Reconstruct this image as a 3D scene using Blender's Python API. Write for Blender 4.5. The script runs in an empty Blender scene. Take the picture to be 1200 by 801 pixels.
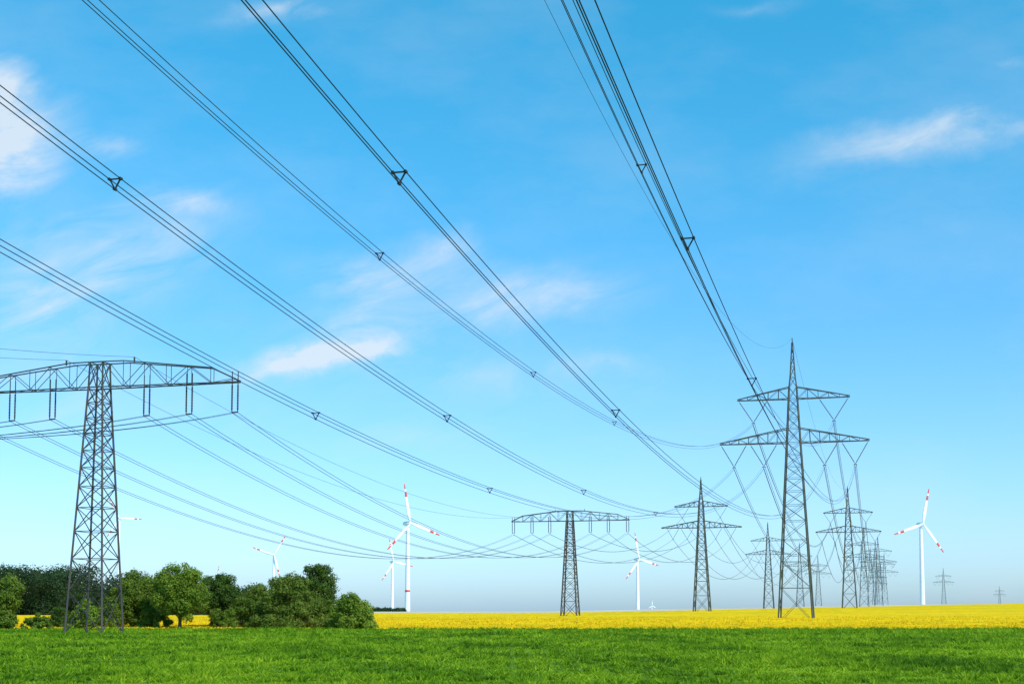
import bpy, math, random
import numpy as np
from mathutils import Vector
random.seed(5); rng=np.random.default_rng(5)
COL=bpy.context.scene.collection
F=1667.0; H=718.0; ZC=2.2
PITCH=math.radians(4.5); HC=H-F*math.tan(PITCH)
def uv(px,py):
    a=(px-600)/F; b=(HC-py)/F; c=math.cos(PITCH); s=math.sin(PITCH)
    y=c-s*b; return a/y,(s+c*b)/y      # X/Y and Z/Y of the sight line
def ss(t):
    t=np.clip(t,0,1); return t*t*(3-2*t)
def terr(X,Y):
    X=np.asarray(X,float); Y=np.asarray(Y,float)
    r=0.02*12*np.log1p(np.exp(np.clip((X-25)/12,-40,40)))
    c=1.5+np.minimum(r,6.9)
    return c*ss((Y-120)/680)+2.4*ss((Y-800)/700)
def tz(x,y): return float(terr(x,y))
# ------------------------------------------------------------ materials
def newmat(name):
    m=bpy.data.materials.new(name); m.use_nodes=True
    nt=m.node_tree; b=nt.nodes['Principled BSDF']; return m,nt,b
def noisy(name,c1,c2,scale=3,rough=.6,metal=0,detail=4,bump=0,vec='Object'):
    m,nt,b=newmat(name)
    tc=nt.nodes.new('ShaderNodeTexCoord'); n=nt.nodes.new('ShaderNodeTexNoise')
    n.inputs['Scale'].default_value=scale; n.inputs['Detail'].default_value=detail
    nt.links.new(tc.outputs[vec],n.inputs['Vector'])
    r=nt.nodes.new('ShaderNodeValToRGB'); r.color_ramp.elements[0].position=.35; r.color_ramp.elements[1].position=.65
    r.color_ramp.elements[0].color=(*c1,1); r.color_ramp.elements[1].color=(*c2,1)
    nt.links.new(n.outputs['Fac'],r.inputs['Fac']); nt.links.new(r.outputs['Color'],b.inputs['Base Color'])
    b.inputs['Roughness'].default_value=rough; b.inputs['Metallic'].default_value=metal
    if bump:
        bp=nt.nodes.new('ShaderNodeBump'); bp.inputs['Strength'].default_value=bump
        nt.links.new(n.outputs['Fac'],bp.inputs['Height']); nt.links.new(bp.outputs['Normal'],b.inputs['Normal'])
    return m
M={}
M['steel']=noisy('weathered_steel',(.036,.044,.040),(.062,.072,.064),.6,.65)
M['steel_far']=noisy('hazed_steel',(.075,.10,.11),(.11,.135,.145),.3,.6)  # paler steel for far pylons, distance haze put into the colour
M['steel_red']=noisy('shaded_red_steel',(.034,.030,.030),(.062,.048,.043),.3,.7)  # flat-topped towers: dark reddish shading put into the steel colour
M['wire']=noisy('cable_aluminium',(.012,.014,.018),(.022,.024,.028),2,.6)
M['wire_far']=noisy('cable_hazed',(.05,.07,.09),(.07,.09,.11),2,.6)  # far cables: blue-grey distance haze painted into their colour
M['glass_ins']=noisy('insulator_brown',(.035,.025,.022),(.065,.045,.038),2,.4)
M['concrete']=noisy('concrete',(.10,.10,.09),(.17,.165,.15),4,.9)
M['white']=noisy('turbine_white',(.78,.80,.82),(.84,.85,.86),.05,.45)
M['red']=noisy('turbine_red',(.60,.05,.03),(.68,.07,.05),.1,.5)
M['bark']=noisy('bark',(.05,.04,.03),(.11,.09,.065),6,.9,bump=.4)
def leafmat(name,dark,mid,light,sc=.35,trans=.4,big=None):
    m,nt,b=newmat(name)
    g=nt.nodes.new('ShaderNodeNewGeometry'); tc=nt.nodes.new('ShaderNodeTexCoord')
    n=nt.nodes.new('ShaderNodeTexNoise'); n.inputs['Scale'].default_value=sc; n.inputs['Detail'].default_value=3
    nt.links.new(tc.outputs['Object'],n.inputs['Vector'])
    mx=nt.nodes.new('ShaderNodeMath'); mx.operation='MULTIPLY_ADD'; mx.inputs[1].default_value=.45
    nt.links.new(g.outputs['Random Per Island'],mx.inputs[0])
    m2=nt.nodes.new('ShaderNodeMath'); m2.operation='MULTIPLY_ADD'; m2.inputs[1].default_value=1.3; m2.inputs[2].default_value=-.38
    nt.links.new(n.outputs['Fac'],m2.inputs[0]); nt.links.new(m2.outputs[0],mx.inputs[2])
    src=mx.outputs[0]
    if big:
        mp=nt.nodes.new('ShaderNodeMapping'); mp.inputs['Scale'].default_value=(1,.45,1); nt.links.new(tc.outputs['Object'],mp.inputs[0])
        nb=nt.nodes.new('ShaderNodeTexNoise'); nb.inputs['Scale'].default_value=big; nb.inputs['Detail'].default_value=5; nb.inputs['Roughness'].default_value=.65; nt.links.new(mp.outputs[0],nb.inputs['Vector'])
        m3=nt.nodes.new('ShaderNodeMath'); m3.operation='MULTIPLY_ADD'; m3.inputs[1].default_value=2.6; m3.inputs[2].default_value=-1.3; nt.links.new(nb.outputs['Fac'],m3.inputs[0])
        m4=nt.nodes.new('ShaderNodeMath'); m4.operation='ADD'; nt.links.new(src,m4.inputs[0]); nt.links.new(m3.outputs[0],m4.inputs[1]); src=m4.outputs[0]
    r=nt.nodes.new('ShaderNodeValToRGB'); r.color_ramp.elements[0].position=.1; r.color_ramp.elements[1].position=.95
    r.color_ramp.elements[0].color=(*dark,1); r.color_ramp.elements[1].color=(*light,1)
    e=r.color_ramp.elements.new(.5); e.color=(*mid,1)
    nt.links.new(src,r.inputs['Fac']); nt.links.new(r.outputs['Color'],b.inputs['Base Color'])
    b.inputs['Roughness'].default_value=.65; b.inputs['Specular IOR Level'].default_value=.15
    t=nt.nodes.new('ShaderNodeBsdfTranslucent'); nt.links.new(r.outputs['Color'],t.inputs['Color'])
    ms=nt.nodes.new('ShaderNodeMixShader'); ms.inputs[0].default_value=trans
    nt.links.new(b.outputs[0],ms.inputs[1]); nt.links.new(t.outputs[0],ms.inputs[2])
    nt.links.new(ms.outputs[0],nt.nodes['Material Output'].inputs['Surface'])
    return m
M['leaf_light']=leafmat('leaf_light',(.09,.15,.014),(.18,.26,.024),(.28,.36,.04))
M['leaf_mid']=leafmat('leaf_mid',(.065,.115,.012),(.14,.205,.022),(.22,.295,.035))
M['leaf_olive']=leafmat('leaf_olive',(.07,.11,.015),(.15,.205,.026),(.23,.29,.045))
M['leaf_dark']=leafmat('leaf_dark',(.03,.065,.012),(.07,.125,.018),(.13,.20,.028))
M['leaf_forest']=leafmat('leaf_forest',(.020,.044,.018),(.040,.075,.026),(.068,.11,.034),.12)
M['grass']=leafmat('grass_blades',(.065,.15,.005),(.175,.31,.007),(.35,.47,.018),1.1,.4,.13)
M['rape']=leafmat('rape_flowers',(.50,.34,.006),(.76,.48,.004),(.84,.56,.007),.08)
# ------------------------------------------------------------ mesh builder
class MB:
    def __init__(s): s.v=[]; s.f=[]; s.mi=[]
    def bar(s,p,q,w,mi=0):
        p=Vector(p);q=Vector(q);d=q-p
        if d.length<1e-6:return
        d.normalize(); u=d.cross(Vector((0,0,1)))
        if u.length<.05: u=Vector((1,0,0))
        u.normalize(); v=d.cross(u); h=w/2; b=len(s.v)
        for c in (p,q):
            for a,e in ((-1,-1),(1,-1),(1,1),(-1,1)): s.v.append(tuple(c+u*a*h+v*e*h))
        for i in range(4): j=(i+1)%4; s.f.append((b+i,b+j,b+4+j,b+4+i)); s.mi.append(mi)
        s.f+= [(b+3,b+2,b+1,b),(b+4,b+5,b+6,b+7)]; s.mi+=[mi,mi]
    def lathe(s,c,prof,n=10,axis=None,mi=0):
        c=Vector(c); d=Vector(axis) if axis else Vector((0,0,1)); d.normalize()
        u=d.cross(Vector((0,0,1)))
        if u.length<.05:u=Vector((1,0,0))
        u.normalize(); v=d.cross(u); b=len(s.v)
        for t,r in prof:
            for k in range(n):
                a=2*math.pi*k/n; s.v.append(tuple(c+d*t+u*math.cos(a)*r+v*math.sin(a)*r))
        for i in range(len(prof)-1):
            for k in range(n):
                k2=(k+1)%n; s.f.append((b+i*n+k,b+i*n+k2,b+(i+1)*n+k2,b+(i+1)*n+k)); s.mi.append(mi(i) if callable(mi) else mi)
        s.f.append(tuple(b+k for k in range(n))[::-1]); s.f.append(tuple(b+(len(prof)-1)*n+k for k in range(n))); s.mi+=[0,0]
    def tube(s,pts,r,n=5):
        P=np.array(pts,float); b=len(s.v); N=len(P)
        T=np.gradient(P,axis=0); T/=np.linalg.norm(T,axis=1)[:,None]
        rr=r if hasattr(r,'__len__') else [r]*N
        for i in range(N):
            t=Vector(T[i]); u=t.cross(Vector((0,0,1)))
            if u.length<.05:u=Vector((1,0,0))
            u.normalize(); v=t.cross(u)
            for k in range(n):
                a=2*math.pi*k/n; s.v.append(tuple(Vector(P[i])+(u*math.cos(a)+v*math.sin(a))*rr[i]))
        for i in range(N-1):
            for k in range(n):
                k2=(k+1)%n; s.f.append((b+i*n+k,b+i*n+k2,b+(i+1)*n+k2,b+(i+1)*n+k)); s.mi.append(0)
    def build(s,name,mats,parent=None,smooth=False):
        me=bpy.data.meshes.new(name); me.from_pydata(s.v,[],s.f)
        if not isinstance(mats,(list,tuple)): mats=[mats]
        for m in mats: me.materials.append(m)
        me.polygons.foreach_set('material_index',s.mi)
        if smooth: me.polygons.foreach_set('use_smooth',[True]*len(s.f))
        me.update(); o=bpy.data.objects.new(name,me); COL.objects.link(o)
        if parent: o.parent=parent
        return o
def quads(name,P,mat,parent=None):
    N=len(P); k=P.shape[1]; me=bpy.data.meshes.new(name)
    me.vertices.add(N*k); me.vertices.foreach_set('co',P.reshape(-1).astype(np.float32))
    me.loops.add(N*k); me.loops.foreach_set('vertex_index',np.arange(N*k,dtype=np.int32))
    me.polygons.add(N); me.polygons.foreach_set('loop_start',np.arange(0,N*k,k,dtype=np.int32))
    me.materials.append(mat); me.update(calc_edges=True); me.validate()
    o=bpy.data.objects.new(name,me); COL.objects.link(o)
    if parent:o.parent=parent
    return o
def tag(o,label=None,cat=None,group=None,kind=None):
    if label:o['label']=label
    if cat:o['category']=cat
    if group:o['group']=group
    if kind:o['kind']=kind
    return o
def empty(name,loc,rz=0,sc=1):
    o=bpy.data.objects.new(name,None); COL.objects.link(o); o.location=loc; o.rotation_euler=(0,0,rz); o.scale=(sc,sc,sc); return o
def copy_tree(o,parent=None,mat=None):
    c=o.copy(); COL.objects.link(c); c.parent=parent
    if mat and c.type=='MESH':
        c.material_slots[0].link='OBJECT'; c.material_slots[0].material=mat
    for ch in list(o.children): copy_tree(ch,c,mat)
    return c
# ------------------------------------------------------------ ground
def sheet(name,xs,ys,zf,mat):
    X,Y=np.meshgrid(xs,ys); Z=zf(X,Y); nx,ny=len(xs),len(ys)
    co=np.stack([X,Y,Z],-1).reshape(-1,3)
    i=np.arange((ny-1)*(nx-1)); r=i//(nx-1); c=i%(nx-1); a=r*nx+c
    fc=np.stack([a,a+1,a+nx+1,a+nx],-1)
    me=bpy.data.meshes.new(name); me.vertices.add(len(co)); me.vertices.foreach_set('co',co.reshape(-1).astype(np.float32))
    me.loops.add(fc.size); me.loops.foreach_set('vertex_index',fc.reshape(-1).astype(np.int32))
    me.polygons.add(len(fc)); me.polygons.foreach_set('loop_start',np.arange(0,fc.size,4,dtype=np.int32))
    me.polygons.foreach_set('use_smooth',[True]*len(fc))
    me.materials.append(mat); me.update(calc_edges=True); me.validate()
    o=bpy.data.objects.new(name,me); COL.objects.link(o); return o
def noise(sc,det=6,mapping=None):
    n=nt.nodes.new('ShaderNodeTexNoise'); n.inputs['Scale'].default_value=sc; n.inputs['Detail'].default_value=det
    if mapping:
        mp=nt.nodes.new('ShaderNodeMapping'); mp.inputs['Scale'].default_value=mapping; L(geo.outputs['Position'],mp.inputs[0]); L(mp.outputs[0],n.inputs['Vector'])
    else: L(geo.outputs['Position'],n.inputs['Vector'])
    return n
def ramp(src,stops):
    r=nt.nodes.new('ShaderNodeValToRGB'); els=r.color_ramp.elements
    els[0].position,els[0].color=stops[0][0],(*stops[0][1],1); els[1].position,els[1].color=stops[-1][0],(*stops[-1][1],1)
    for p,c in stops[1:-1]:
        e=els.new(p); e.color=(*c,1)
    L(src,r.inputs['Fac']); return r
def mixc(f,a,bb,mode='MIX'):
    x=nt.nodes.new('ShaderNodeMix'); x.data_type='RGBA'; x.blend_type=mode
    if isinstance(f,float): x.inputs[0].default_value=f
    else: L(f,x.inputs[0])
    for k,v in ((6,a),(7,bb)):
        if isinstance(v,tuple): x.inputs[k].default_value=(*v,1)
        else: L(v,x.inputs[k])
    return x.outputs[2]
def gate(src,a,bb):
    x=nt.nodes.new('ShaderNodeMapRange'); x.inputs[1].default_value=a; x.inputs[2].default_value=bb; L(src,x.inputs[0]); return x.outputs[0]
m,nt,b=newmat('field_ground'); L=nt.links.new
geo=nt.nodes.new('ShaderNodeNewGeometry'); sep=nt.nodes.new('ShaderNodeSeparateXYZ'); L(geo.outputs['Position'],sep.inputs[0])
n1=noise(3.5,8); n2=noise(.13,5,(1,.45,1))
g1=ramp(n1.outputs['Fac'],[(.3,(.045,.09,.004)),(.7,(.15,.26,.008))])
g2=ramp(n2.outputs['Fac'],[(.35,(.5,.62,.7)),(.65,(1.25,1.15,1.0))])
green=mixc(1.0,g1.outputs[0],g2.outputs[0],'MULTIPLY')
n3=noise(.006,3,(.35,1.6,1))
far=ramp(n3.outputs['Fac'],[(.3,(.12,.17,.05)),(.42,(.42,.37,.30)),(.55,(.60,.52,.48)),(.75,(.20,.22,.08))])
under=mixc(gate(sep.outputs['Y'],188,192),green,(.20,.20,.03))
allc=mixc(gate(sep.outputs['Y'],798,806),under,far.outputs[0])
L(allc,b.inputs['Base Color']); b.inputs['Roughness'].default_value=.9; b.inputs['Specular IOR Level'].default_value=.1
bp=nt.nodes.new('ShaderNodeBump'); bp.inputs['Strength'].default_value=.6; bp.inputs['Distance'].default_value=.15; L(n1.outputs['Fac'],bp.inputs['Height']); L(bp.outputs[0],b.inputs['Normal'])
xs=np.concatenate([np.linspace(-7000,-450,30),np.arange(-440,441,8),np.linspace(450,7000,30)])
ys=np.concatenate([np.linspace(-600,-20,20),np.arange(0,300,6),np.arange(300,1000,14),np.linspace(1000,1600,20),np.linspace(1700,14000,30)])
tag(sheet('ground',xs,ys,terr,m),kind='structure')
def ch_(Y): return .15+.75*ss((Y-195)/40)
def canopy(X,Y):
    h=ch_(Y)
    h=h+rng.normal(0,.07,X.shape)*ss((Y-195)/10)+.05*np.sin(X*.35)*np.sin(Y*.21+X*.05)
    h=np.where(Y<195.5,-.02,h)
    return terr(X,Y)+h
m,nt,b=newmat('rapeseed_canopy'); L=nt.links.new
geo=nt.nodes.new('ShaderNodeNewGeometry'); sep=nt.nodes.new('ShaderNodeSeparateXYZ'); L(geo.outputs['Position'],sep.inputs[0])
n1=noise(1.3,8); n2=noise(.035,4,(.25,1.6,1))
c1=ramp(n1.outputs['Fac'],[(.25,(.46,.33,.010)),(.45,(.72,.46,.004)),(.75,(.83,.54,.005))])
c2=ramp(n2.outputs['Fac'],[(.35,(.76,.80,.8)),(.6,(1.03,1.0,1.0))])
L(mixc(1.0,c1.outputs[0],c2.outputs[0],'MULTIPLY'),b.inputs['Base Color']); b.inputs['Roughness'].default_value=.9; b.inputs['Specular IOR Level'].default_value=.02
xs=np.arange(-230,360,1.6); ys=np.concatenate([[195.0],np.arange(195.6,260,1.0),np.arange(260,400,2.5),np.arange(400,800,6)])
tag(sheet('rapeseed_field',xs,ys,canopy,m),'bright yellow flowering rapeseed field behind the green field','rapeseed',kind='stuff')
N=90000
Y=195+np.abs(rng.normal(0,1,N))*55; X=rng.uniform(-.40,.40,N)*Y
Z=terr(X,Y)+ch_(Y)*rng.uniform(.55,1.10,N)+.04
a=rng.uniform(0,np.pi,N); w=rng.uniform(.07,.17,N); h=rng.uniform(.07,.18,N)
C=np.stack([X,Y,Z],-1); U=np.stack([np.cos(a),np.sin(a),rng.uniform(-.4,.4,N)],-1)*w[:,None]; V=np.stack([rng.normal(0,.3,N),rng.normal(0,.3,N)+.5,np.ones(N)],-1)*h[:,None]
tag(quads('rapeseed_flowers',np.stack([C-U,C-V,C+U,C+V],1),M['rape']),'yellow flower heads rising at the front edge of the rapeseed field','rapeseed flowers',kind='stuff')
# grass blades, gathered in tufts
N=400000
t=rng.uniform(0,1,N); Y=30*(195.5/30)**t; X=rng.uniform(-.42,.42,N)*Y
cx=np.floor(X/.9); cy=np.floor(Y/1.5)
hs=lambda a,b,k: (lambda v:v-np.floor(v))(np.sin(a*12.9898+b*78.233+k)*43758.5453)
h1=hs(cx,cy,0); pull=.8*(h1>.45)
X=X+((cx+hs(cx,cy,3))*.9-X)*pull*rng.uniform(.2,1,N); Y=Y+((cy+hs(cx,cy,7))*1.5-Y)*pull*rng.uniform(.2,1,N)
k=(.055+.055*rng.uniform(0,1,N))*(1+Y/140)*(.5+1.8*h1**2)
pt=.5+.5*np.sin(X*.21+Y*.13)*np.sin(Y*.09-X*.05); k*=.7+.5*pt
a=rng.uniform(0,np.pi,N); w=.021*(1+Y/70)
C=np.stack([X,Y,terr(X,Y)],-1); U=np.stack([np.cos(a),np.sin(a),0*a],-1)*w[:,None]
T=C+np.stack([rng.normal(0,.8,N)*k,rng.normal(0,.8,N)*k,k],-1)
tag(quads('grass',np.stack([C-U,C+U,T],1),M['grass']),'short fresh green crop covering the field in front','grass',kind='stuff')
# ------------------------------------------------------------ pylons
def lattice(levels,leg,br,ring_every=1):
    mb=MB(); cs=((-1,-1),(1,-1),(1,1),(-1,1))
    for i in range(len(levels)-1):
        z0,h0=levels[i]; z1,h1=levels[i+1]
        for k in range(4):
            a=cs[k]; c=cs[(k+1)%4]
            A0=(a[0]*h0,a[1]*h0,z0);A1=(a[0]*h1,a[1]*h1,z1);B0=(c[0]*h0,c[1]*h0,z0);B1=(c[0]*h1,c[1]*h1,z1)
            mb.bar(A0,A1,leg); mb.bar(A0,B1,br); mb.bar(B0,A1,br)
            if i%ring_every==0 and i>0: mb.bar(A0,B0,br)
            if i==0: mb.bar(A1,B1,br)
    return mb
def arm(z,ztop,hb,ht,Ln,side,segs,ch,br,ztip=None):
    mb=MB(); ztip=z+.25 if ztip is None else ztip
    pb=[];pt=[]
    for i in range(segs+1):
        t=i/segs; x=hb+(Ln-hb)*t; w=hb*(1-t)+.12*t; wt=ht*(1-t)+.12*t
        pb.append((x,w,z)); pt.append((ht+(Ln-ht)*t,wt,ztop+(ztip-ztop)*t))
    for i in range(segs):
        for e in (-1,1):
            f=lambda p:(side*p[0],e*p[1],p[2])
            mb.bar(f(pb[i]),f(pb[i+1]),ch); mb.bar(f(pt[i]),f(pt[i+1]),ch)
            if i>0: mb.bar(f(pb[i]),f(pt[i]),br)
            mb.bar(f(pt[i]) if i%2 else f(pb[i]),f(pb[i+1]) if i%2 else f(pt[i+1]),br)
        mb.bar((side*pb[i][0],pb[i][1],z),(side*pb[i+1][0],-pb[i+1][1],z),br)
    return mb
def string(mb,p,q,r=.13,core=.06,n=14):
    p=Vector(p);q=Vector(q);l=(q-p).length; prof=[(0,core*.6),(l*.06,core*.6)]
    a,b2=l*.08,l*.94
    for i in range(n):
        t=a+(b2-a)*i/n; dt=(b2-a)/n
        prof+=[(t,core),(t+dt*.3,r),(t+dt*.6,core)]
    prof+=[(l,core*.6)]
    mb.lathe(p,prof,7,axis=q-p)
UPc,LOi,LOo=8.0,6.0,12.0
def donau(name,loc,rz,th=1.0,LL=14.85,LU=11.2,fine=False):
    root=empty(name,loc,rz)
    zs=[0,7.5,13.5,18.5,22.8,26.4,29.6,32.6,36,38.9,41.9,44.9,47.3]
    if fine: zs=[0,6.8,12.0,16.4,20.2,23.4,26.2,28.8,31.2,33.6,36,38.9,41.0,43.0,44.9,47.3]
    def hw(z): return 3.35+(1.35-3.35)*z/36 if z<36 else 1.35+(.75-1.35)*(z-36)/11.3
    lattice([(z,hw(z)) for z in zs],.22*th,.08*th).build('lattice_tower',M['steel'],root)
    pk=[(47.3,.75),(49.3,.52),(51.5,.37),(53.6,.25),(55.3,.15),(56.4,.09)]
    mb=lattice(pk,.15*th,.07*th); mb.bar((0,0,56.3),(0,0,57.4),.15*th); mb.build('earth_wire_peak',M['steel'],root)
    for s in (-1,1):
        arm(36,38.9,hw(36),hw(38.9),LL,s,7,.16*th,.07*th).build('lower_crossarm',M['steel'],root)
        arm(44.9,47.3,hw(44.9),hw(47.3),LU,s,5,.15*th,.07*th).build('upper_crossarm',M['steel'],root)
        for c,z,w in ((UPc,44.9,2.9),(LOi,36,2.7),(LOo,36,2.6)):
            mb=MB(); string(mb,(s*(c-w),0,z-.1),(s*c,0,z-4.6)); string(mb,(s*(c+w),0,z-.1),(s*c,0,z-4.6))
            mb.bar((s*c-.35,0,z-4.7),(s*c+.35,0,z-4.7),.14); mb.build('v_string_insulator',M['glass_ins'],root)
        for e in (-1,1):
            mb=MB(); mb.lathe((s*3.38,e*3.38,-.9),[(0,.6),(.7,.6),(.95,.4),(1.0,.35)],10); mb.build('footing',M['concrete'],root)
    return root
LSP=(5.8,10.9,16.3)
def flatpylon(name,loc,rz,th=1.0):
    root=empty(name,loc,rz)
    zs=[0,4.6,8.1,11.1,13.7,16.0,18.1,20.0,21.8,23.6,25.3,27.0]
    hw=lambda z:2.25+(.86-2.25)*z/27
    lattice([(z,hw(z)) for z in zs],.185*th,.075*th).build('lattice_tower',M['steel_red'],root)
    mb=lattice([(27.0,.86),(29.8,.78)],.15*th,.075*th)
    for e in (-1,1): mb.bar((-.78,e*.78,29.8),(.78,e*.78,29.8),.14*th); mb.bar((-.86,e*.86,27),(.86,e*.86,27),.14*th)
    mb.build('tower_head',M['steel'],root)
    for s in (-1,1):
        mb=MB(); st=[.82,3.3,5.8,8.4,10.9,13.6,16.3,16.8]
        def top(x): return 29.8 if x<3.4 else (29.8-(x-3.4)*1.15/10.2 if x<13.6 else 28.65-(x-13.6)*.47)
        wd=lambda x:.86-.58*(x/16.8)
        for i in range(len(st)-1):
            x0,x1=st[i],st[i+1]
            for e in (-1,1):
                mb.bar((s*x0,e*wd(x0),27),(s*x1,e*wd(x1),27),.12*th); mb.bar((s*x0,e*wd(x0),top(x0)),(s*x1,e*wd(x1),top(x1)),.12*th)
                if x1 not in (16.3,): mb.bar((s*x1,e*wd(x1),27),(s*x1,e*wd(x1),top(x1)),.055*th)
                if i%2==0: mb.bar((s*x0,e*wd(x0),top(x0)),(s*x1,e*wd(x1),27),.06*th)
                else: mb.bar((s*x0,e*wd(x0),27),(s*x1,e*wd(x1),top(x1)),.06*th)
            mb.bar((s*x1,-wd(x1),27),(s*x1,wd(x1),27),.06*th)
            mb.bar((s*x0,-wd(x0),27),(s*x1,wd(x1),27),.04*th)
        mb.bar((s*4.2,0,29.7),(s*4.2,0,30.3),.14)
        mb.build('crossarm',M['steel'],root)
        for c in LSP:
            mb=MB(); mb.bar((s*c-.38,0,26.95),(s*c+.38,0,26.95),.11); mb.bar((s*c-.38,0,23.75),(s*c+.38,0,23.75),.11)
            for d in (-.34,.34): mb.bar((s*c+d,0,28.2),(s*c+d,0,26.8),.08*th); string(mb,(s*c+d,0,26.95),(s*c+d,0,23.75),.125,.07*(.5+.5*th),16)
            mb.build('insulator_string',M['glass_ins'],root)
        for e in (-1,1):
            mb=MB(); mb.lathe((s*2.27,e*2.27,-.75),[(0,.4),(.6,.4),(.8,.28)],10); mb.build('footing',M['concrete'],root)
    return root
mP=.265; rP=-math.atan(mP); mL=.2556; rL=-math.atan(mL)
P1=(56.8,285.0); dP=(99.2,374.0)
Pp=[(P1[0]+dP[0]*i,P1[1]+dP[1]*i) for i in range(6)]
def gl(x,y,dz=0): return (x,y,tz(x,y)+dz)
plab=['tall two-armed lattice pylon nearest at right, standing in the yellow rapeseed','second pylon just right of the nearest tall two-armed pylon, slimmer in the distance',
 'small distant pylon directly right of the second two-armed pylon','faint pylon deep in the row behind the second two-armed pylon','tiny pylon near the far end of the right-hand row','tiniest pylon at the far end of the right-hand row']
GP='two-armed pylons of the right-hand line'
o=donau('lattice_pylon',gl(*Pp[0],.1),rP,fine=True); tag(o,plab[0],'pylon',GP)
mid=donau('lattice_pylon',gl(*Pp[1]),rP,1.6); tag(mid,plab[1],'pylon',GP)
for i in range(2,6):
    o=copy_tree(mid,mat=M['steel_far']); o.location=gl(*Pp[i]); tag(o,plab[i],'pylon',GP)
Qp=[(79.7,598.0),(168.0,933.0),(256.3,1268.0),(344.6,1603.0)]
ql=['dark two-armed pylon standing between the flat-topped pylon and the tallest pylon','smaller grey two-armed pylon just left of the tallest pylon','faint pylon seen through the base of the tallest pylon','very faint far pylon right behind the foot of the tallest pylon']
GQ='two-armed pylons of the middle line'
o=donau('lattice_pylon',gl(*Qp[0]),rP,1.75,16.9,11.3); tag(o,ql[0],'pylon',GQ)
for i in range(1,4):
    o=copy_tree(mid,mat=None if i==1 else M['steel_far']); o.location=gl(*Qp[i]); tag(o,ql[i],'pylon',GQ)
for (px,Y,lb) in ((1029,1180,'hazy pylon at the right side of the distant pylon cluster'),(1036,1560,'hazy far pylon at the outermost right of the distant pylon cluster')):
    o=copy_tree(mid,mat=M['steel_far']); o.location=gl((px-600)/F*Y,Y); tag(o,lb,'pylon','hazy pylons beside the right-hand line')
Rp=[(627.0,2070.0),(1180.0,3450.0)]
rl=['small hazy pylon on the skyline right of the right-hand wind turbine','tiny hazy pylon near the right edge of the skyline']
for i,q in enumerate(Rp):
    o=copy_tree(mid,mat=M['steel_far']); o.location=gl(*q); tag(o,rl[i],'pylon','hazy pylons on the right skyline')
L1=(-45.65,156.0); L2=(16.2,397.0)
GL='flat-topped single-arm pylons'
o=flatpylon('lattice_pylon',gl(*L1),rL); tag(o,'large flat-topped pylon with one wide crossarm at the left beside the trees','pylon',GL)
o=flatpylon('lattice_pylon',gl(*L2,.3),rL,1.45); tag(o,'smaller flat-topped single-arm pylon standing mid-picture in the yellow field','pylon',GL)
# ------------------------------------------------------------ wires
def att(p,r,s,z,dz=0):
    return Vector((p[0]+math.cos(r)*s,p[1]+math.sin(r)*s,tz(*p)+z+dz))
def span(a,b,sag,n=40):
    t=np.linspace(0,1,n); P=np.outer(1-t,np.array(a))+np.outer(t,np.array(b)); P[:,2]-=4*sag*t*(1-t); return P
def single(a,b,sag,r,label,group,mat='wire',name='power_line_wire',cat='power line'):
    mb=MB(); mb.tube(span(a,b,sag),r,4); o=mb.build(name,M[mat]); tag(o,label,cat,group); return o
BO=((-.2,.0),(.2,.0),(0,-.35)); TW=((-.34,0),(.34,0))
def bundle(pts,r,label,group,spacers=(),BO=BO,name='conductor_bundle'):
    pts=np.array(pts); px=np.array((math.cos(rP),math.sin(rP),0.0))
    root=empty(name,tuple(pts[0])); o0=pts[0]
    q=pts[::-1] if pts[0,1]>pts[-1,1] else pts
    for dx,dz in BO:
        mb=MB(); mb.tube(pts-o0+px*dx+np.array((0,0,dz)),r,5); mb.build('wire',M['wire'],root)
    for Y in spacers:
        c=np.array([np.interp(Y,q[:,1],q[:,k]) for k in range(3)])-o0
        mb=MB(); K=[c+px*dx+np.array((0,0,dz)) for dx,dz in BO]
        for i in range(3):
            mb.bar(K[i],K[(i+1)%3],.042)
            d=np.array((math.sin(-rP),math.cos(rP),0))*.09; mb.bar(K[i]-d,K[i]+d,.075)
        mb.build('spacer',M['wire'],root)
    tag(root,label,'power line',group); return root
GB='triple conductor bundles passing overhead'
near=[
 (-LOo,31.3,-31.5,[(0,281),(370,485),(574,572)],[370,574],'lowest overhead wire bundle on the left, leaving the left picture edge halfway up'),
 (-LOi,31.3,-25.8,[(0,103),(135,210),(524,488),(684,574)],[135,524,684,768],'overhead wire bundle leaving the left picture edge near the cloud, above the lowest bundle'),
 (-UPc,40.2,-27.0,[(114,0),(445,300),(625,441),(720,487),(820,525)],[445,625,720],'overhead wire bundle reaching the top edge farthest left, hung on the upper left crossarm'),
 (LOi,31.3,-14.8,[(305,0),(468,203),(720,485),(860,590)],[468,722],'steep overhead wire bundle reaching the top edge left of centre'),
 (UPc,40.2,-11.0,[(666,0),(752,196)],[752],'overhead wire bundle right of centre, hung from the upper right crossarm'),
 (LOo,31.3,-6.5,[(690,0),(806,290),(881,440)],[806,881],'rightmost overhead wire bundle, hung from the lower right crossarm'),
 (0,57.3,-18.7,[(635,0),(760,225),(860,385)],[], 'single thin earth wire running from the tallest pylon peak to the top edge')]
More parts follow.
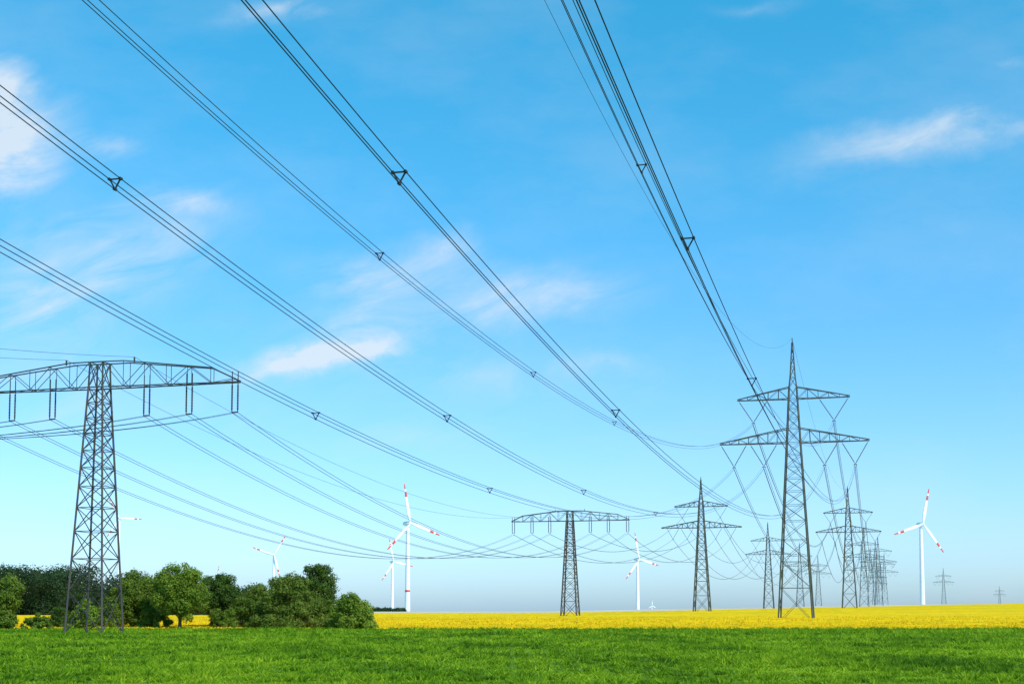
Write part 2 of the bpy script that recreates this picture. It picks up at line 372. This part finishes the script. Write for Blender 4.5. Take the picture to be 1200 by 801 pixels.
for s,z,a0,pts,sp,lab in near:
    A=att(P1,rP,s,z,.1); k=(A.x-a0)/A.y
    rows=[];rhs=[]
    for px,py in pts:
        uu,vv=uv(px,py); Yv=a0/(uu-k); Zv=ZC+vv*Yv
        rows.append([(Yv-A.y),(Yv-A.y)**2]); rhs.append(Zv-A.z)
    w=.03; D=-89-A.y; rows.append([w*D,w*D*D]); rhs.append(0)
    bq,cq=np.linalg.lstsq(np.array(rows),np.array(rhs),rcond=None)[0]
    Ys=np.linspace(A.y,-89,150); P=np.stack([a0+k*Ys,Ys,A.z+bq*(Ys-A.y)+cq*(Ys-A.y)**2],-1)
    if z>50:
        mb=MB(); mb.tube(P,.015,5); o=mb.build('earth_wire',M['wire']); tag(o,lab,'power line')
    else:
        sy=[]
        for px in sp:
            py=dict(pts).get(px,560); sy.append(a0/(uv(px,py)[0]-k))
        bundle(P,.018,lab,GB,sy)
six=[(-LOo,31.3,'outer left lower'),(-LOi,31.3,'inner left lower'),(-UPc,40.2,'left upper'),(UPc,40.2,'right upper'),(LOi,31.3,'inner right lower'),(LOo,31.3,'outer right lower')]
for s,z,nm in six:
    bundle(span(att(Pp[0],rP,s,z,.1),att(Pp[1],rP,s,z),17),.042,nm+' wire bundle sagging from the tallest pylon to the second one','conductor bundles behind the tallest pylon',[400,520])
single(att(Pp[0],rP,0,57.3,.1),att(Pp[1],rP,0,57.3),11,.025,'thin earth wire between the peaks of the tallest and second right-hand pylons','earth wires')
for a,bb,w in ((1,2,'second and third'),(2,3,'third and fourth'),(3,4,'fourth and fifth')):
    for s,z,nm in six:
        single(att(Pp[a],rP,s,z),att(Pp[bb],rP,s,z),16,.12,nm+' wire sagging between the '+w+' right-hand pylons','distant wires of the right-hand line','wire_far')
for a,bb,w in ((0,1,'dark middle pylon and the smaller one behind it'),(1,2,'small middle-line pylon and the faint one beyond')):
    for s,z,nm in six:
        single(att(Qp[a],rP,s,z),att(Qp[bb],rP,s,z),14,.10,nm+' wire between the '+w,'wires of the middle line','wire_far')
L0=(L1[0]-61.6,L1[1]-241.0)
lw={-16.3:'outermost left',-10.9:'middle left',-5.8:'inner left',5.8:'inner right',10.9:'middle right',16.3:'outermost right'}
for s,nm in lw.items():
    A0=att(L0,rL,s,23.7); A1=att(L1,rL,s,23.7); A2=att(L2,rL,s,23.7)
    bundle(span(A0,A1,14),.024,nm+' twin wires from the large flat-topped pylon running off the left edge','near wires of the flat-topped line',BO=TW,name='twin_conductor')
    bundle(span(A1,A2,10.7),.029,nm+' twin wires sagging between the two flat-topped pylons','wires between the two flat-topped pylons',BO=TW,name='twin_conductor')
ql6=[(-16.3,-LOo,31.3),(-10.9,-LOi,31.3),(-5.8,-UPc,40.2),(5.8,UPc,40.2),(10.9,LOi,31.3),(16.3,LOo,31.3)]
for s,s2,z in ql6:
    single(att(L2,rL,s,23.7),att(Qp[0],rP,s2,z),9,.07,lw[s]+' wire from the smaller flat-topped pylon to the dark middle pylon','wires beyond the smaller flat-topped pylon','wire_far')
for s,nm in ((-4.2,'left'),(4.2,'right')):
    single(att(L0,rL,s,30.3),att(L1,rL,s,30.3),10,.018,nm+' thin earth wire above the large flat-topped pylon running off the left edge','earth wires')
    single(att(L1,rL,s,30.3),att(L2,rL,s,30.3),8,.022,nm+' thin earth wire strung between the tops of the flat-topped pylons','earth wires')
# ------------------------------------------------------------ wind turbines
def turbine(px,hy,Y,blade,angs,yaw,label,band=False):
    uu,vv=uv(px,hy); X=uu*Y; g=tz(X,Y); hub=ZC+vv*Y-g
    root=empty('wind_turbine',(X,Y,g),yaw)
    k=blade/45
    mb=MB(); prof=[(0,2.9*k+.2)]
    for i in range(1,41):
        t=i/40; prof.append((t*(hub-1.3),(2.9-1.2*t)*k+.2))
    mb.lathe((0,0,0),prof,20,mi=(lambda i:1 if band and i in (9,) else 0)); mb.build('tower',[M['white'],M['red']],root,True)
    mb=MB(); mb.lathe((0,-3.2*k,hub),[(0,1.8*k),(.4*k,2.3*k),(3*k,2.6*k),(8*k,2.4*k),(10*k,1.8*k),(10.6*k,.7*k)],16,axis=(0,1,0)); mb.build('nacelle',M['white'],root,True)
    mb=MB(); mb.lathe((0,-6.2*k,hub),[(0,.15*k),(.4*k,.9*k),(1.2*k,1.6*k),(2.6*k,2.1*k),(3.1*k,2.1*k)],16,axis=(0,1,0)); mb.build('hub',M['white'],root,True)
    for a in angs:
        a=math.radians(a); d=Vector((math.cos(a),0,math.sin(a))); n=Vector((-math.sin(a),0,math.cos(a))); f=Vector((0,1,0))
        mb=MB(); c0=Vector((0,-4.6*k,hub)); st=[0,.04,.1,.18,.3,.45,.6,.66,.67,.80,.81,.86,.865,.97,1]
        for t in st:
            ch=((1.6 if t<.05 else 2.2+(t-.05)*12 if t<.2 else 4.0*(1-(t-.2)/.8)**.8+1.2)*k)*1.0; th=max(.6,1.6*(1-t)**1.1)*k
            tw=math.radians(18*(1-t)); u=n*math.cos(tw)+f*math.sin(tw); w=-n*math.sin(tw)+f*math.cos(tw)
            c=c0+d*(t*blade)
            for q in range(8):
                an=2*math.pi*q/8; mb.v.append(tuple(c+u*(math.cos(an)*ch*.5+ch*.12)+w*math.sin(an)*th*.5))
        for i in range(len(st)-1):
            t=st[i]; red=(t>=.862 or (.665<t<.795))
            for q in range(8): q2=(q+1)%8; mb.f.append((i*8+q,i*8+q2,i*8+8+q2,i*8+8+q)); mb.mi.append(1 if red else 0)
        mb.f.append(tuple((len(st)-1)*8+q for q in range(8))); mb.mi.append(1)
        mb.build('blade',[M['white'],M['red']],root,True)
    tag(root,label,'wind turbine','wind turbines')
R=math.radians
turbine(478,613,1667,47,(102,222,345),R(45),'tallest white wind turbine left of centre, standing just right of a smaller one',True)
turbine(1079,614,1667,43,(77,197,311),R(22),'white wind turbine with red-striped blades at the far right')
turbine(747,655,2500,48,(103,226,348),R(40),'white wind turbine between the smaller flat-topped pylon and the dark pylon')
turbine(460,658,2800,46,(104,232,350),R(40),'small wind turbine partly behind the tallest one, just left of it')
turbine(321,650,2700,42,(60,160,285),R(10),'wind turbine rising above the trees with its tower hidden by foliage')
turbine(140,607,1900,29,(-2,118,238),R(15),'wind turbine seen right behind the large flat-topped pylon')
turbine(764,709,6500,30,(90,210,330),0.5,'tiny wind turbine on the horizon left of the dark middle pylon')
turbine(255,679,3400,34,(80,200,320),-.4,'wind turbine almost hidden behind the trees, only a blade showing')
# ------------------------------------------------------------ trees
def crown_pts(clumps,nl,size):
    out=[]; tot=sum(k[3]**2 for k in clumps)
    for (cx,cy,cz,r) in clumps:
        n=max(20,int(nl*r*r/tot))
        d=rng.normal(0,1,(n,3)); d/=np.linalg.norm(d,axis=1)[:,None]
        rad=r*rng.uniform(.3,1.0,n)**.5*(1+.2*np.sin(d[:,0]*5+cx)*np.cos(d[:,2]*6+cz)+rng.normal(0,.13,n))
        C=np.array((cx,cy,cz))+d*rad[:,None]*np.array((1,1,.85))
        nn=d*1.0+rng.normal(0,.4,(n,3))+np.array((0,0,.2)); nn/=np.linalg.norm(nn,axis=1)[:,None]
        u=np.cross(nn,rng.normal(0,1,(n,3))); u/=np.linalg.norm(u,axis=1)[:,None]; v=np.cross(nn,u)
        s=size*rng.uniform(.6,1.3,n)[:,None]
        out.append(np.stack([C-u*s,C-v*s*.6,C+u*s,C+v*s*.6],1))
    return np.concatenate(out)
def tree(x0,x1,ytop,ybase,Y,mat,label,trunk=.18,nc=40,nl=15000,lsize=.135,name='tree',cat='tree',low=.12,group=None,dome=False,core=.47):
    sc=F/Y; X=((x0+x1)/2-600)/sc; g=tz(X,Y); Hh=ZC+(H-ytop)/sc-g; W=(x1-x0)/sc/2; nl=int(nl*1.2)
    root=empty(name,(X,Y,g)); z0=Hh*low; cl_=[]
    rm=min(W,(Hh-z0)*.55); lean=rng.uniform(-.2,.2)
    for i in range(nc):
        while True:
            p=rng.uniform(-1,1,3); q=np.linalg.norm(p)
            if .4<q<1.04: break
        r=rng.uniform(.12,.33)*rm
        if dome: p[2]=abs(p[2]); zz=z0+p[2]*(Hh-z0-r*.8); zz=max(zz,r*.55)
        else: zz=(z0+Hh)/2+p[2]*((Hh-z0)/2-r*.7); zz=max(zz,r*.6)
        tp=1.0-.2*max(0,p[2])**1.5
        cl_.append((p[0]*(W-r*.5)*tp+lean*W*p[2],p[1]*(W-r)*.8*tp,zz,r))
    for i in range(8): cl_.append((rng.uniform(-.5,.5)*W,rng.uniform(-.2,.2)*W,(z0+Hh)*(.5 if not dome else .40)+rng.uniform(-.2,.16)*Hh,core*rm))
    mb=MB(); th=Hh*.62
    mb.tube([(0,0,-.2),(.05,0,th*.25),(-.08,.05,th*.55),(.05,0,th)],[trunk*1.25,trunk,trunk*.7,trunk*.3],8)
    for c in cl_[::2]:
        zb=min(th*.9,max(th*.25,c[2]*.5)); mb.tube([(0,0,zb),(c[0]*.5,c[1]*.5,(zb+c[2])*.5+.15),(c[0],c[1],c[2])],[trunk*.4,trunk*.25,trunk*.08],5)
    mb.build('trunk',M['bark'],root,True)
    quads('crown',crown_pts(cl_,nl,lsize),M[mat],root)
    tag(root,label,cat,group); return root
B=dict(name='bush',cat='bush',dome=True,low=0)
tree(-34,28,671,738,197,'leaf_mid','loose green tree cut by the left picture edge',.16,60,19000,low=.04)
tree(126,190,666,737,201,'leaf_mid','dense green tree just right of the large flat-topped pylon',.2,64,26000,low=.02)
tree(178,246,656,737,196,'leaf_light','bright green round tree with a bare short trunk showing',.22,70,28000,low=.09)
tree(230,288,668,736,203,'leaf_dark','dark green tree between the bright round tree and the large bush',.18,56,24000,low=.03)
tree(336,400,654,734,214,'leaf_dark','tallest dark tree rising behind the large round bush',.25,66,28000,low=.02)
tree(276,344,677,737,208,'leaf_olive','green tree on the left behind the large round bush',.2,60,22000,low=.0)
tree(258,330,694,738,199,'leaf_mid','low spreading bush joined to the left side of the large round bush',.14,60,17000,**B)
tree(292,388,668,738,197,'leaf_olive','large wide round olive-green bush in the middle of the tree group',.22,110,40000,**B)
tree(366,404,698,738,199,'leaf_mid','low bush filling the gap beside the last round bush',.1,36,9000,**B)
tree(385,443,687,738,192,'leaf_light','small round bush at the right end of the tree group',.14,60,21000,**B)
tree(76,122,700,738,190,'leaf_light','small bush growing around the foot of the large flat-topped pylon',.08,30,8000,**B)
tree(110,150,696,738,199,'leaf_mid','low bush just behind the right leg of the large pylon',.08,30,9000,**B)
tree(-12,30,712,739,190,'leaf_mid','low shrub in the bottom left corner of the tree line',.06,26,5000,**B)
tree(24,66,716,739,188,'leaf_mid','low shrub left of the large flat-topped pylon',.06,26,5000,**B)
tree(50,90,706,738,198,'leaf_dark','low dark shrub touching the left leg of the large pylon',.06,24,7000,**B)
tree(150,206,708,738,199,'leaf_mid','low shrub under the dense tree beside the pylon',.06,30,8000,**B)
tree(240,284,704,738,198,'leaf_mid','low shrub under the dark green tree',.06,28,7000,**B)
cl_=[]
for i in range(170):
    px=rng.uniform(-70,330); Yv=rng.uniform(440,500); X=(px-600)/F*Yv; top=17.4+1.3*math.sin(px*.09)+rng.uniform(-1.3,1.3)-(3.5 if px>100 else 0)-(4 if px>180 else 0)
    r=rng.uniform(2.4,4.0)
    for q in range(5): cl_.append((X+rng.normal(0,1.8),Yv+rng.normal(0,1),max(1.5,top-r-q*3.2),r))
tag(quads('distant_wood',crown_pts(cl_,170000,.38),M['leaf_forest']),'dark distant wood behind the left tree line','wood',kind='stuff')
P=[]
for px in np.arange(436,476,2.5):
    Yv=1500; X=(px-600)/F*Yv; P.append((X,Yv,tz(X,Yv)+1.5,rng.uniform(2.5,4)))
tag(quads('distant_hedge',crown_pts(P,4000,.7),M['leaf_forest']),'thin dark hedge on the horizon right of the small round bush','hedge',kind='stuff')
# ------------------------------------------------------------ world
el=math.radians(45); az=math.radians(134)
sc=bpy.context.scene; w=bpy.data.worlds.new('World'); sc.world=w; w.use_nodes=True; nt=w.node_tree; L=nt.links.new
bg=nt.nodes['Background']; sky=nt.nodes.new('ShaderNodeTexSky'); sky.sky_type='NISHITA'; sky.sun_disc=False
sky.sun_elevation=el; sky.sun_rotation=az; sky.air_density=1.0; sky.dust_density=1.0; sky.ozone_density=1.2; sky.altitude=0
tc=nt.nodes.new('ShaderNodeTexCoord'); sp=nt.nodes.new('ShaderNodeSeparateXYZ'); L(tc.outputs['Generated'],sp.inputs[0])
def mth(op,a,bb=None,c=None,clamp=False):
    x=nt.nodes.new('ShaderNodeMath'); x.operation=op; x.use_clamp=clamp
    for i,v in enumerate((a,bb,c)):
        if v is None: continue
        if isinstance(v,(int,float)): x.inputs[i].default_value=v
        else: L(v,x.inputs[i])
    return x.outputs[0]
yy=mth('MAXIMUM',sp.outputs['Y'],.05); u=mth('DIVIDE',sp.outputs['X'],yy); v=mth('DIVIDE',sp.outputs['Z'],yy)
cb=nt.nodes.new('ShaderNodeCombineXYZ'); L(u,cb.inputs[0]); L(v,cb.inputs[1])
def nz(scale,mp,det=8,dist=0,rot=0,rough=.6):
    m1=nt.nodes.new('ShaderNodeMapping'); m1.inputs['Rotation'].default_value=(0,0,rot); L(cb.outputs[0],m1.inputs[0])
    mpn=nt.nodes.new('ShaderNodeMapping'); mpn.inputs['Scale'].default_value=mp; L(m1.outputs[0],mpn.inputs[0])
    n=nt.nodes.new('ShaderNodeTexNoise'); n.inputs['Scale'].default_value=scale; n.inputs['Detail'].default_value=det; n.inputs['Roughness'].default_value=rough; n.inputs['Distortion'].default_value=dist
    L(mpn.outputs[0],n.inputs['Vector']); return n
nd=nz(8,(1,1,1),8,0,0,.62)
sb=nt.nodes.new('ShaderNodeVectorMath'); sb.operation='SUBTRACT'; L(nd.outputs['Color'],sb.inputs[0]); sb.inputs[1].default_value=(.5,.5,.5)
sl=nt.nodes.new('ShaderNodeVectorMath'); sl.operation='SCALE'; L(sb.outputs[0],sl.inputs[0]); sl.inputs['Scale'].default_value=.06
ad=nt.nodes.new('ShaderNodeVectorMath'); ad.operation='ADD'; L(cb.outputs[0],ad.inputs[0]); L(sl.outputs[0],ad.inputs[1])
# cx cy rx ry rot strength
clouds=[(5,145,115,100,0,2.0),(20,190,80,50,0,.8),(380,422,150,36,10,1.2),(430,322,130,50,-5,1.2),(662,338,140,50,6,1.3),(1060,170,230,44,7,.7),(1170,150,200,50,5,.8),(1175,66,110,26,-4,.45),(60,370,190,150,25,1.1),
 (520,300,80,36,0,1.0),(128,165,60,28,0,.9),(218,237,90,20,-5,.8),(565,350,130,50,0,1.0),(320,12,120,24,5,.9),(700,418,70,26,0,.9),(130,290,240,100,15,.9),(410,385,160,50,5,1.0),(150,480,300,70,0,.7),(885,8,80,14,0,.35),(580,440,300,70,0,.6),(480,520,220,50,0,.5)]
def blob(cx,cy,rx,ry,ro,st):
    mp=nt.nodes.new('ShaderNodeMapping'); mp.vector_type='TEXTURE'; uu,vv=uv(cx,cy); mp.inputs['Location'].default_value=(uu,vv,0)
    mp.inputs['Rotation'].default_value=(0,0,math.radians(ro)); mp.inputs['Scale'].default_value=(rx/F*1.2,ry/F*1.2,1); L(ad.outputs[0],mp.inputs[0])
    g=nt.nodes.new('ShaderNodeTexGradient'); g.gradient_type='QUADRATIC_SPHERE'; L(mp.outputs[0],g.inputs[0])
    return mth('MULTIPLY',g.outputs['Fac'],st)
tot=None
for c in clouds:
    t=blob(*c); tot=t if tot is None else mth('ADD',tot,t)
n1=nz(10,(1,2.9,1),13,.7,math.radians(-16),.62); f1=mth('MULTIPLY_ADD',n1.outputs['Fac'],3.0,-1.1,clamp=True)
n2=nz(5,(1,1.6,1),6,.3,math.radians(-10)); f2=mth('MULTIPLY_ADD',n2.outputs['Fac'],2.0,-.45,clamp=True)
f1=mth('MULTIPLY',f1,f2); f1=mth('MULTIPLY_ADD',f1,1.0,.10)
fac=mth('MULTIPLY',tot,f1)
# denser clouds: long streak left of centre, the patch at the left edge, a faint band at the right
solid=mth('ADD',blob(345,430,95,24,12,1.9),blob(2,148,80,85,0,1.4)); solid=mth('ADD',solid,blob(425,410,90,17,9,1.9)); solid=mth('ADD',solid,blob(1110,160,260,36,6,.42))
n3=nz(18,(1,2.4,1),10,.4,math.radians(-12),.6); f3=mth('MULTIPLY_ADD',n3.outputs['Fac'],2.2,-.55,clamp=True)
fac=mth('ADD',fac,mth('MULTIPLY',solid,f3)); fac=mth('MINIMUM',fac,.82)
n0=nz(4,(1,2.2,1),8); hz=mth('MULTIPLY_ADD',n0.outputs['Fac'],.5,-.22,clamp=True); hz=mth('MINIMUM',hz,.12); fac=mth('MAXIMUM',fac,hz)
r=nt.nodes.new('ShaderNodeValToRGB'); els=r.color_ramp.elements
TS=[(0.0,(.41,.59,.88)),(.03,(.385,.565,.81)),(.07,(.345,.53,.74)),(.13,(.285,.515,.68)),(.20,(.225,.52,.665)),(.30,(.15,.565,.675)),(.43,(.095,.615,.70))]
els[0].position=TS[0][0]; els[0].color=(*TS[0][1],1); els[1].position=TS[-1][0]; els[1].color=(*TS[-1][1],1)
for p,c in TS[1:-1]:
    e=els.new(p); e.color=(*c,1)
L(sp.outputs['Z'],r.inputs['Fac'])
tint=nt.nodes.new('ShaderNodeMix'); tint.data_type='RGBA'; tint.blend_type='MULTIPLY'; tint.inputs[0].default_value=1; L(sky.outputs[0],tint.inputs[6]); L(r.outputs[0],tint.inputs[7])
dbl=nt.nodes.new('ShaderNodeVectorMath'); dbl.operation='SCALE'; dbl.inputs['Scale'].default_value=2.1; L(tint.outputs[2],dbl.inputs[0])
mx=nt.nodes.new('ShaderNodeMix'); mx.data_type='RGBA'; L(fac,mx.inputs[0]); L(dbl.outputs[0],mx.inputs[6]); mx.inputs[7].default_value=(5.3,5.8,6.3,1)
L(mx.outputs[2],bg.inputs['Color']); bg.inputs['Strength'].default_value=.15
sd=bpy.data.lights.new('sun','SUN'); sd.energy=4.6; sd.angle=math.radians(.53); sd.color=(1,.95,.87); so=bpy.data.objects.new('sun',sd); COL.objects.link(so)
dirv=Vector((math.sin(az)*math.cos(el),math.cos(az)*math.cos(el),math.sin(el))); so.rotation_euler=dirv.to_track_quat('Z','Y').to_euler()
cd=bpy.data.cameras.new('camera'); co=bpy.data.objects.new('camera',cd); COL.objects.link(co); sc.camera=co
co.location=(0,0,ZC); co.rotation_euler=(math.pi/2+PITCH,0,0); cd.sensor_width=36; cd.lens=F/1200*36; cd.shift_y=(HC-400.5)/1200; cd.clip_start=.1; cd.clip_end=20000
sc.view_settings.view_transform='Standard'; sc.view_settings.look='None'; sc.view_settings.exposure=0
